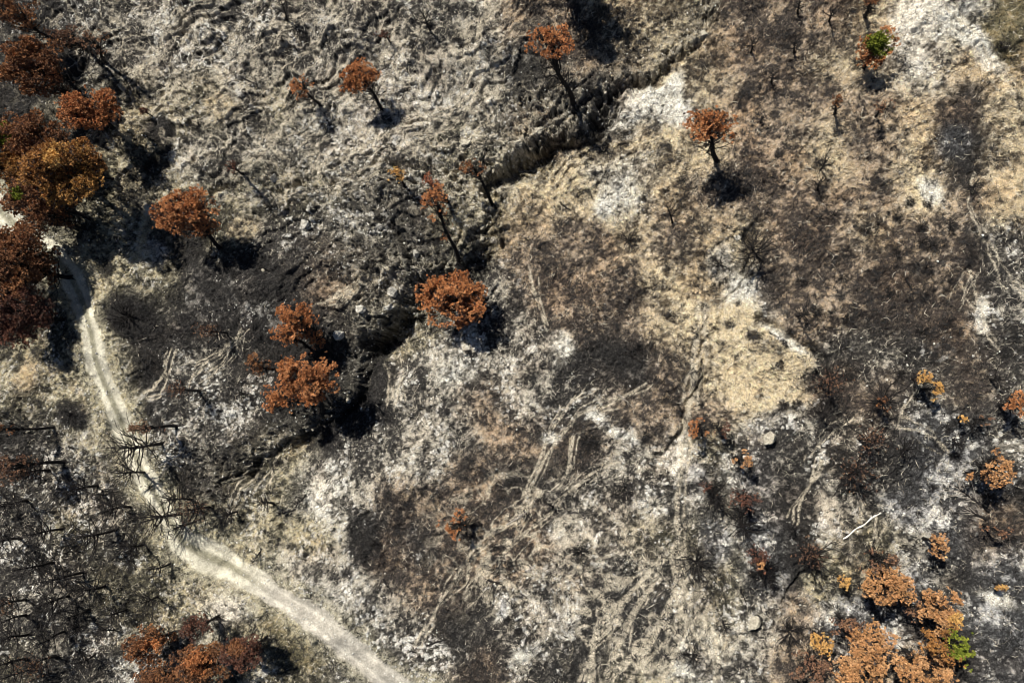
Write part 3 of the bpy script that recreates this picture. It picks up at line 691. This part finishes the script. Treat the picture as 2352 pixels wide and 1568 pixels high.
L((205,256),(62,44),9.5,'rust','rust pine with jagged crown between the left-edge grove and the open slope',base=(252,292),dens=1.0)
L((78,152),(66,52),10.0,'dark','dark rust pine, second from the top of the left-edge grove',base=(148,176))
L((160,90),(50,26),9.0,'brown','thin brown crown at the top of the left-edge grove',base=(204,112),dens=.5,bare=.6)
L((215,100),(36,22),8.0,'brown','thin brown crown, rightmost at the top of the left-edge grove',base=(236,140),dens=.45,bare=.6)
L((22,25),(56,32),10.0,'dark','dark rust pine cut by the upper left corner',dens=.8)
L((85,315),(70,45),8.0,'dark','dark rust pine in the grove, directly left of the jagged rust pine',dens=.95)
L((5,320),(40,50),8.0,'dark','pine at the left edge with a patch still green',green=[(10,310,26)],dens=1.0)
L((150,395),(78,66),12.0,'olive','huge orange and olive pine over the track, biggest on the left edge',green=[(118,360,22,'ochre')],dens=1.05,base=(212,428))
L((85,462),(62,50),8.0,'dark','rust pine with yellow-green tip beside the left-hand track',green=[(38,445,14)],dens=1.0)
L((12,385),(28,45),8.0,'olive','ochre-tinged crown on the left edge above the track',dens=.8)
L((38,610),(56,84),8.5,'dark','tall dark rust pine at the left edge below the track',dens=1.0,ang=10)
L((45,720),(52,62),7.0,'maroon','shaded maroon pine under the tall dark rust pine at the left edge',dens=.9)
L((1922,233),(11,14),5.0,'dark','tiny dark rust sapling on the open right slope',base=(1918,262),dens=.9,name='scorched_sapling')
L((2030,244),(23,15),4.0,'brown','small thin brown tree below the green-topped pine',dens=.6,bare=.3,name='scorched_tree')
L((2126,868),(17,20),4.5,'ochre','upper ochre lobe tree on the dark right-hand slope',dens=1.1,name='scorched_tree',tall=.9)
L((2144,892),(20,22),4.0,'ochre','yellow-ochre tree with curved crown on the dark right-hand slope',dens=1.2,name='scorched_tree',tall=.9)
L((2342,930),(26,26),5.5,'rust','orange pine on the right edge halfway down',dens=1.0)
L((2296,1076),(30,38),6.0,'tan','orange pine near the right edge, beside fallen grey branches',dens=1.15,ang=20)
L((2250,1092),(28,14),4.0,'tan','low orange-brown tree left of the pine by fallen branches',dens=.7,bare=.3,ang=-10)
L((1605,988),(21,23),5.0,'rust','bright orange sapling pine, left of the pair below the crack',dens=1.1,base=(1603,980))
L((1655,985),(16,20),4.5,'maroon','dark maroon sapling between the two bright orange sapling pines',dens=.7,bare=.3)
L((1702,1056),(22,19),5.0,'tan','bright orange sapling pine, right of the pair below the crack',dens=1.2)
L((1628,1125),(22,20),4.0,'maroon','sooty brown half-burnt tree below the left orange sapling',dens=.4,bare=.6)
L((1713,1150),(28,34),6.0,'maroon','large sooty maroon tree below the right orange sapling',dens=.6,bare=.4)
L((1745,1282),(24,26),5.5,'maroon','sooty tree with an orange patch beside the black starburst shrub',dens=.55,bare=.4,green=[(1748,1296,9,'tan')])
L((2155,1254),(20,30),5.0,'tan','narrow orange pine standing alone above the lower right grove',dens=1.1)
L((2036,1345),(56,44),6.5,'tan','round brown-orange pine, front tree of the lower right grove',dens=1.2)
L((2020,1285),(44,30),5.0,'brown','grey-brown faded crown behind the round brown-orange pine',dens=.6,bare=.3)
L((2165,1400),(42,50),7.5,'tan','orange pine forming the top of the tall column in the lower right',dens=1.2,green=[(2196,1425,18,'ochre')])
L((2175,1480),(46,48),8.0,'olive','deep orange pine with bright green side at the lower right',dens=1.2,green=[(2208,1478,34)])
L((2120,1535),(62,46),7.0,'tan','orange pine on the bottom edge left of the green-sided pine',dens=1.2)
L((2000,1490),(50,48),6.5,'tan','broad tan-orange pine on the bottom edge of the lower right grove',dens=1.15)
L((1965,1545),(50,36),6.0,'tan','tan-orange crown cut by the bottom edge in the lower right grove',dens=1.1)
L((1886,1475),(26,24),4.5,'ochre','small ochre tree at the left end of the lower right grove',dens=1.1,name='scorched_tree')
L((1870,1535),(46,34),4.5,'brown','dull brown tree on the bottom edge, leftmost of the lower right grove',dens=.7,bare=.3)
L((1945,1435),(36,22),4.5,'brown','dull brown thin crown above the broad tan-orange pine',dens=.55,bare=.3)
L((2095,1395),(24,34),4.5,'brown','grey-brown thin tree beside the orange column tree',dens=.5,bare=.4)
L((2225,1500),(12,40),5.0,'green','narrow green tree leaning on the deep orange pine, lower right',dens=1.1)
L((340,1480),(52,40),5.5,'dark','rust-brown pine, leftmost of the thicket below the track',dens=.95,green=[(345,1485,22,'rust')])
L((462,1520),(60,46),5.5,'dark','rust-brown pine in the middle of the thicket below the track',dens=1.05,green=[(455,1520,30,'rust')])
L((370,1555),(62,28),5.5,'dark','rust-brown pine crown cut by the bottom edge below the track',dens=1.0)
L((450,1440),(34,30),5,'maroon','deep maroon tree beside the white rock patch below the track',dens=.9)
L((560,1495),(56,36),5.5,'maroon','dark maroon-brown pine, rightmost of the thicket below the track',dens=.9,green=[(540,1488,20,'dark')])
L((2290,1218),(32,16),4.0,'brown','thin ochre-brown tree near the right edge below the fallen branches',dens=.6,bare=.3,name='scorched_tree')
L((2300,1348),(10,8),2.2,'ochre','tiny ochre bush on the ash near the right edge',dens=1.1,name='scorched_bush')
L((1938,1335),(12,16),2.8,'ochre','small pale ochre bush right of the yellow bare bank',dens=.8,name='scorched_bush')
L((5,985),(14,22),8.0,'dark','sliver of rust crown on the left edge below the olive shrubs',dens=.9)
L((20,1075),(50,40),9.0,'brown','dull brown thin crown on the left edge, lower half',dens=.35,bare=.6)
L((315,985),(28,16),8.0,'brown','wisp of brown needles over the track above the bent burnt tree',dens=.35,bare=.6)
L((885,80),(24,9),2.2,'maroon','low reddish bush on the pale rubble of the upper slope',dens=.7,name='scorched_bush')
L((332,257),(8,8),1.8,'maroon','tiny maroon bush on the slope right of the jagged rust pine',dens=1,name='scorched_bush')
L((2000,6),(14,10),5.0,'dark','small dark rust crown touching the top edge at the right',dens=.7,base=(1986,36))
L((2215,960),(14,10),2.4,'ochre','low straw-coloured bush on the grey lower right slope',dens=.6,name='scorched_bush')
L((2262,965),(18,12),3.0,'brown','thin brownish bush left of the orange pine at right edge',dens=.6,name='scorched_bush')
L((2030,925),(14,16),5.0,'dark','sparse dark rust crown leaning off a burnt trunk, right slope',base=(2008,922),dens=.5,bare=.4)
L((115,500),(40,28),6.0,'dark','shadowed rust pine below the huge orange and olive pine, over the track',dens=.9)
L((60,395),(40,36),7.0,'olive','rust-ochre crown squeezed between the two biggest left-edge pines',dens=1.0)
L((130,200),(36,24),6.0,'brown','thin sooty crown under the dark rust pine at upper left',dens=.6,bare=.3)
# tall pine just beyond the top edge whose shadow falls down the gully side
L((1250,-225),(56,56),15.0,'dark','tall dark pine just beyond the top edge casting the long shadow toward the gully',base=(1286,-52),dens=1.2,tall=3.6)
L((1290,-250),(50,50),15.0,'dark','second tall dark pine beyond the top edge, right of the first',base=(1322,-75),dens=1.1,tall=3.2)

# ================================================================== BARE BURNT TREES
LM = [((825,178),'the large lone rust pine'),((692,200),'the small lone rust pine'),((1265,96),'the tall rust pine at top centre'),((1630,290),'the rust pine right of the gully'),
 ((2012,106),'the green-topped pine'),((425,484),'the broad rust pine by the track'),((1040,690),'the central rust pine'),((700,850),'the rust cluster'),((1042,1205),'the lone small rust pine'),
 ((1003,468),'the leaning gully pine'),((912,402),'the small ochre tree by the scarp'),((205,256),'the jagged rust pine'),((2137,880),'the yellow-ochre tree'),((2296,1076),'the pine by fallen branches'),
 ((1605,988),'the left orange sapling'),((1702,1056),'the right orange sapling'),((2155,1254),'the narrow lone orange pine'),((2036,1345),'the round brown-orange pine'),((2190,1460),'the green-sided pine'),
 ((450,1500),'the thicket below the track'),((2135,440),'the white bare patch'),((1392,478),'the pale bald spot'),((1745,820),'the pale straw triangle'),((1770,1008),'the dark-shadowed boulder'),
 ((1730,1425),'the big tan boulder'),((1980,1205),'the white ash log'),((600,1345),'the wide pale track'),((240,880),'the rutted track'),((1515,1020),'the foot of the long crack'),((1850,795),'the black scarp'),
 ((373,1018),'the bent burnt tree'),((1560,1240),'the head of the silt fan'),((2190,50),'the chalk strip'),((640,440),'the rocky scarp'),((530,380),'the maroon half-bare tree')]
USEDL = set(); LAST = {}
def where(u, v, desc):
    opts = sorted(LM, key=lambda q: math.hypot(q[0][0]-u, q[0][1]-v))[:9]
    for (lu, lv), nm in opts:
        dx, dy = u-lu, v-lv; d = math.hypot(dx, dy); vert = 'below' if dy > 0 else 'above'; hor = 'right of' if dx > 0 else 'left of'
        if d < 12: ph = 'at'
        elif abs(dy) > 2.4*abs(dx): ph = vert
        elif abs(dx) > 2.4*abs(dy): ph = hor
        else: ph = vert+' and '+hor
        dist = 'close' if d < 90 else ('a little way' if d < 190 else 'far')
        lb = f'{desc} {dist} {ph} {nm}'
        if lb not in USEDL and len(lb.split()) <= 16: USEDL.add(lb); return lb
    return f'{desc} among similar ones'
GB = 'leafless burnt trees'
BT = [((373,1018),(255,1030),'big bent burnt tree with fanned limbs lying out over the track',9.5,1.15,34),
 ((460,897),(392,894),'',7,.7,16),((522,765),(458,755),'',6.5,.7,16),((225,1116),(140,1134),'',8,.8,20),((45,1055),(-20,1057),'',7,.8,18),((418,1180),(322,1200),'',9,1.05,30),
 ((452,1195),(398,1216),'',6,1.0,18),((268,1215),(160,1240),'',9,1.0,28),((388,1295),(338,1307),'',5,.8,14),((193,1314),(90,1336),'',8.5,1.1,26),((56,1377),(-10,1397),'',8,.8,18),
 ((59,1413),(-8,1438),'',8,.8,18),((70,1455),(0,1478),'',8,.8,16),((60,1513),(-6,1530),'',8,.8,16),((82,1537),(0,1560),'',8,.9,18),((262,1445),(232,1448),'',5,.9,16),((45,1237),(-20,1252),'',9,1.1,24),
 ((438,1148),(384,1145),'',7,1.1,22),((2007,921),(2045,921),'',7,1.0,22),((1881,883),(1912,876),'',7,1.0,22),((1973,1010),(2012,1010),'',7,.9,20),((2227,971),(2246,972),'',4,.8,12),
 ((2276,872),(2296,866),'',4,.9,12),((2067,1044),(2090,1030),'',4,1.2,16),((1951,1092),(1975,1080),'large sprawling burnt tree on the grey ground left of the ash field',6.5,1.35,30),
 ((1905,48),(1914,20),'',4.5,.6,10),((1986,34),(1994,14),'',4,.6,10),((1826,121),(1829,82),'',5,.6,12),((1772,188),(1778,170),'',3.5,.7,10),((1724,121),(1731,92),'',4,.7,10),
 ((1747,283),(1755,266),'',3.5,.7,10),((1885,389),(1900,366),'',4,.9,14),((1833,30),(1836,-4),'',4.5,.6,12),((1878,434),(1885,415),'',3.5,.7,10),((2229,429),(2242,418),'',4,.9,14),
 ((1830,725),(1850,720),'',5,1.0,16),((1752,598),(1722,556),'spreading burnt tree with thick forked trunk near the white rock seam',6,1.4,28),((657,45),(643,-4),'',5,.8,14),((988,70),(966,27),'',5,.9,16),
 ((1828,1213),(1800,1205),'',4,.6,10),((1870,1285),(1845,1240),'dense burnt tree with slanting trunk above the lower crack',6.5,1.1,18),((1660,1425),(1668,1450),'',4,.7,10),
 ((600,1260),(585,1300),'',3.5,.8,10),((630,1160),(600,1150),'',5,.9,16),((700,1130),(680,1160),'',4,.8,12),((2190,1010),(2205,1020),'',4,.9,14),((1270,1165),(1250,1140),'',4,.5,8),
 ((330,1085),(270,1088),'',7,1.2,22),((300,1165),(230,1178),'',7,1.2,22),((480,1165),(430,1172),'',7,1.4,26),((150,1215),(60,1230),'',8,1.1,24),((120,1290),(30,1310),'',8,1.2,24),
 ((240,1345),(170,1365),'',7,1.2,22),((160,1370),(80,1395),'',8,1.2,24),((150,1450),(80,1480),'',7,1.2,22),((200,1400),(140,1425),'',6,1.2,20),((130,1510),(60,1540),'',7,1.2,22),((220,1500),(170,1525),'',6,1.2,20),
 ((330,1250),(290,1258),'',6,1.3,22),((60,1150),(-20,1165),'',8,1.2,24),((110,1080),(40,1088),'',7,1.1,20),((360,1370),(325,1385),'',5,1.2,18),((290,1400),(250,1420),'',5,1.2,18),((545,1175),(510,1185),'',5,1.4,22),
 ((1700,1190),(1712,1225),'',5,1.3,26),((1640,1130),(1648,1150),'',5,1.2,22),((1755,1300),(1768,1330),'',5,1.3,26),((1880,950),(1895,955),'',5,1.2,20),((1840,1260),(1855,1275),'',5,1.2,20),
 ((262,410),(214,394),'broken black trunk stub jutting from the huge olive pine',6.5,.2,5),((1545,512),(1530,470),'',4,.6,10)]
for bs, tp, lb, h, sprd, nb in BT:
    d = lb or where(bs[0], bs[1], 'leafless burnt tree,')
    bare_tree(bs, tp, d, h, sprd, nb, GB, haze=(.5 if (h > 6 and random.random() < .35) else 0))
for u, v, r in SH:
    d = ('large' if r > 28 else 'small' if r < 15 else 'mid-sized')
    shrub(u, v, r, where(u, v, d+' burnt shrub'), 'bare burnt shrubs')

# ================================================================== ROCKS
RK = [(1616,84,13,14,1.0,0,'round boulder perched at the top end of the gully'),(1730,1427,16,21,1.2,0,'big tan boulder alone on the lower right ash'),(1768,1006,20,18,1.6,0,'jagged boulder with a black shadow on its lower side'),
 (632,414,9,14,1.4,1,'upright pale rock throwing a pointed shadow near the rocky scarp'),(957,582,12,14,1.3,1,'domed pale boulder inside the upper gully'),(1763,912,7,6,.4,0,''),(1707,945,8,7,.5,0,''),(1709,977,13,9,.4,0,''),
 (1878,1026,7,6,.5,0,''),(1736,1391,5,5,.35,0,''),(1704,1462,10,7,.4,0,''),(1734,1482,4,9,.3,0,''),(1740,910,6,5,.3,0,''),(876,520,7,9,.8,1,''),
 (905,672,14,12,1.3,1,''),(830,712,12,16,1.2,1,''),(896,706,14,9,1.2,1,''),(780,772,13,14,1.1,1,''),(700,512,12,16,.7,1,''),(1695,545,8,8,.5,1,''),(1640,622,9,10,.8,1,''),(1260,1010,10,7,.3,1,''),(2018,1160,5,5,.3,0,''),(605,622,6,5,.4,0,''),(1587,975,9,8,.6,0,''),(968,455,9,8,.8,1,''),(1190,330,12,9,.8,0,''),(1235,300,12,10,.9,0,''),(1070,330,12,10,.7,0,''),(1000,330,10,8,.5,0,'')]
for i, (u, v, rx_, ry_, hz, w, lb) in enumerate(RK):
    o = rock(u, v, rx_, ry_, hz, M_rockw if w else M_rock, i+3, ang=random.uniform(-40, 40))
    tag(o, lb or where(u, v, ('pale' if w else 'tan')+(' block of rock' if rx_ > 9 else ' small rock')), 'rock', 'rocks on the slope')

for i in range(46):                              # clods and blocks lying in the gully
    a_ = random.uniform(3, len(GULLY)-5); k_ = int(a_); f_ = a_-k_
    u_ = GULLY[k_][0]*(1-f_)+GULLY[k_+1][0]*f_+random.gauss(0, 7); v_ = GULLY[k_][1]*(1-f_)+GULLY[k_+1][1]*f_+random.gauss(0, 7); r_s = random.uniform(2.5, 8)
    o = rock(u_, v_, r_s, r_s*random.uniform(.6, 1), r_s*.055, M_rock, 60+i, ang=random.uniform(-90, 90), sub=3)
    tag(o, 'angular block of rock fallen on the floor of the gully', 'rock', 'fallen blocks in the gully')

# ================================================================== FALLEN WOOD
def on_ground(pts, lift=.1): return np.array([spot(u, v)+np.array([0, 0, lift]) for u, v in pts])
p = on_ground([(1936+i*87/11, 1236-i*61/11+2*math.sin(i*1.3)) for i in range(12)], .12); b0 = p[0].copy(); T_ = Tubes()
T_.add(p-b0, [.08]+[.06+.09*random.random() for _ in range(10)]+[.1], 8)
o = link('ash_log', T_.mesh('ash_log', M_ash)); o.location = b0; tag(o, 'fallen log burnt to a line of white ash on the grey slope', 'log')
for q, (a_, c_, nb_) in enumerate([((2270,1172),(2190,1115),22),((2262,1190),(2215,1168),12)]):
    p = on_ground([a_, ((a_[0]+c_[0])/2, (a_[1]+c_[1])/2+3), c_], .35); b0 = p[0].copy(); root = empty('fallen_tree', b0)
    tag(root, ('fallen leafless tree with pale grey branches fanned out near the right edge','smaller fallen tree lying beside the fanned grey branches')[q], 'fallen tree')
    T_ = Tubes(); cp = curve(p[0]-b0, p[-1]-b0, 7, .03); T_.add(cp, np.linspace(.22, .06, 7), 7); link('trunk', T_.mesh('trunk', M_char), root)
    B_ = Tubes(); ax_ = nrm(cp[-1]-cp[0]); L_ = np.linalg.norm(cp[-1]-cp[0])
    for i in range(nb_):
        s0 = cp[random.choice([1, 2, 3, 4, 5])]; sg = random.choice([-1, 1]); ll = L_*random.uniform(.3, .75)
        d = nrm(ax_*random.uniform(.7, 1.3)+np.array([-ax_[1], ax_[0], 0])*sg*random.uniform(.2, .9)+np.array([0, 0, random.uniform(0, .25)]))
        B_.add(curve(s0, s0+d*ll, 5, .06), np.linspace(.055, .02, 5), 4)
    link('branches', B_.mesh('branches', M_ashen), root)

for u, v, du_, dv_, pale_ in [(1165,1205,52,-34,1),(1203,1172,26,26,0),(2195,1118,30,-4,0),(1120,1330,34,12,0),(880,1330,20,30,0),(640,1180,40,-10,0),(1420,905,26,22,1),(2080,640,18,34,0),(560,180,30,16,0),(980,1480,44,-12,0),(1700,1350,14,36,0),(430,1120,46,10,0),(1290,470,22,14,0),(150,1330,50,-12,0)]:
    m_ = int(5); p = on_ground([(u+du_*i/4, v+dv_*i/4) for i in range(m_)], .12); b0 = p[0].copy(); root = empty('fallen_log', b0); T_ = Tubes()
    p = p-b0; T_.add(p+rng.normal(0, .05, p.shape), np.linspace(.16, .07, m_), 7); lg = link('log', T_.mesh('log', M_ashen if pale_ else M_char), root); B_ = Tubes()
    for q in range(7):
        s0 = p[random.choice([1, 2, 3, 4])]; d = nrm(p[-1]-p[0])*random.uniform(.2, 1)+np.array([random.gauss(0, .6), random.gauss(0, .6), random.uniform(0, .4)])
        B_.add(curve(s0, s0+d*random.uniform(.5, 1.3), 4, .1), [.05, .04, .03, .015], 4)
    link('branches', B_.mesh('branches', M_ashen if pale_ else M_char), root)
    tag(root, where(u, v, ('pale bleached' if pale_ else 'charred')+' fallen log'), 'fallen log', 'fallen logs')
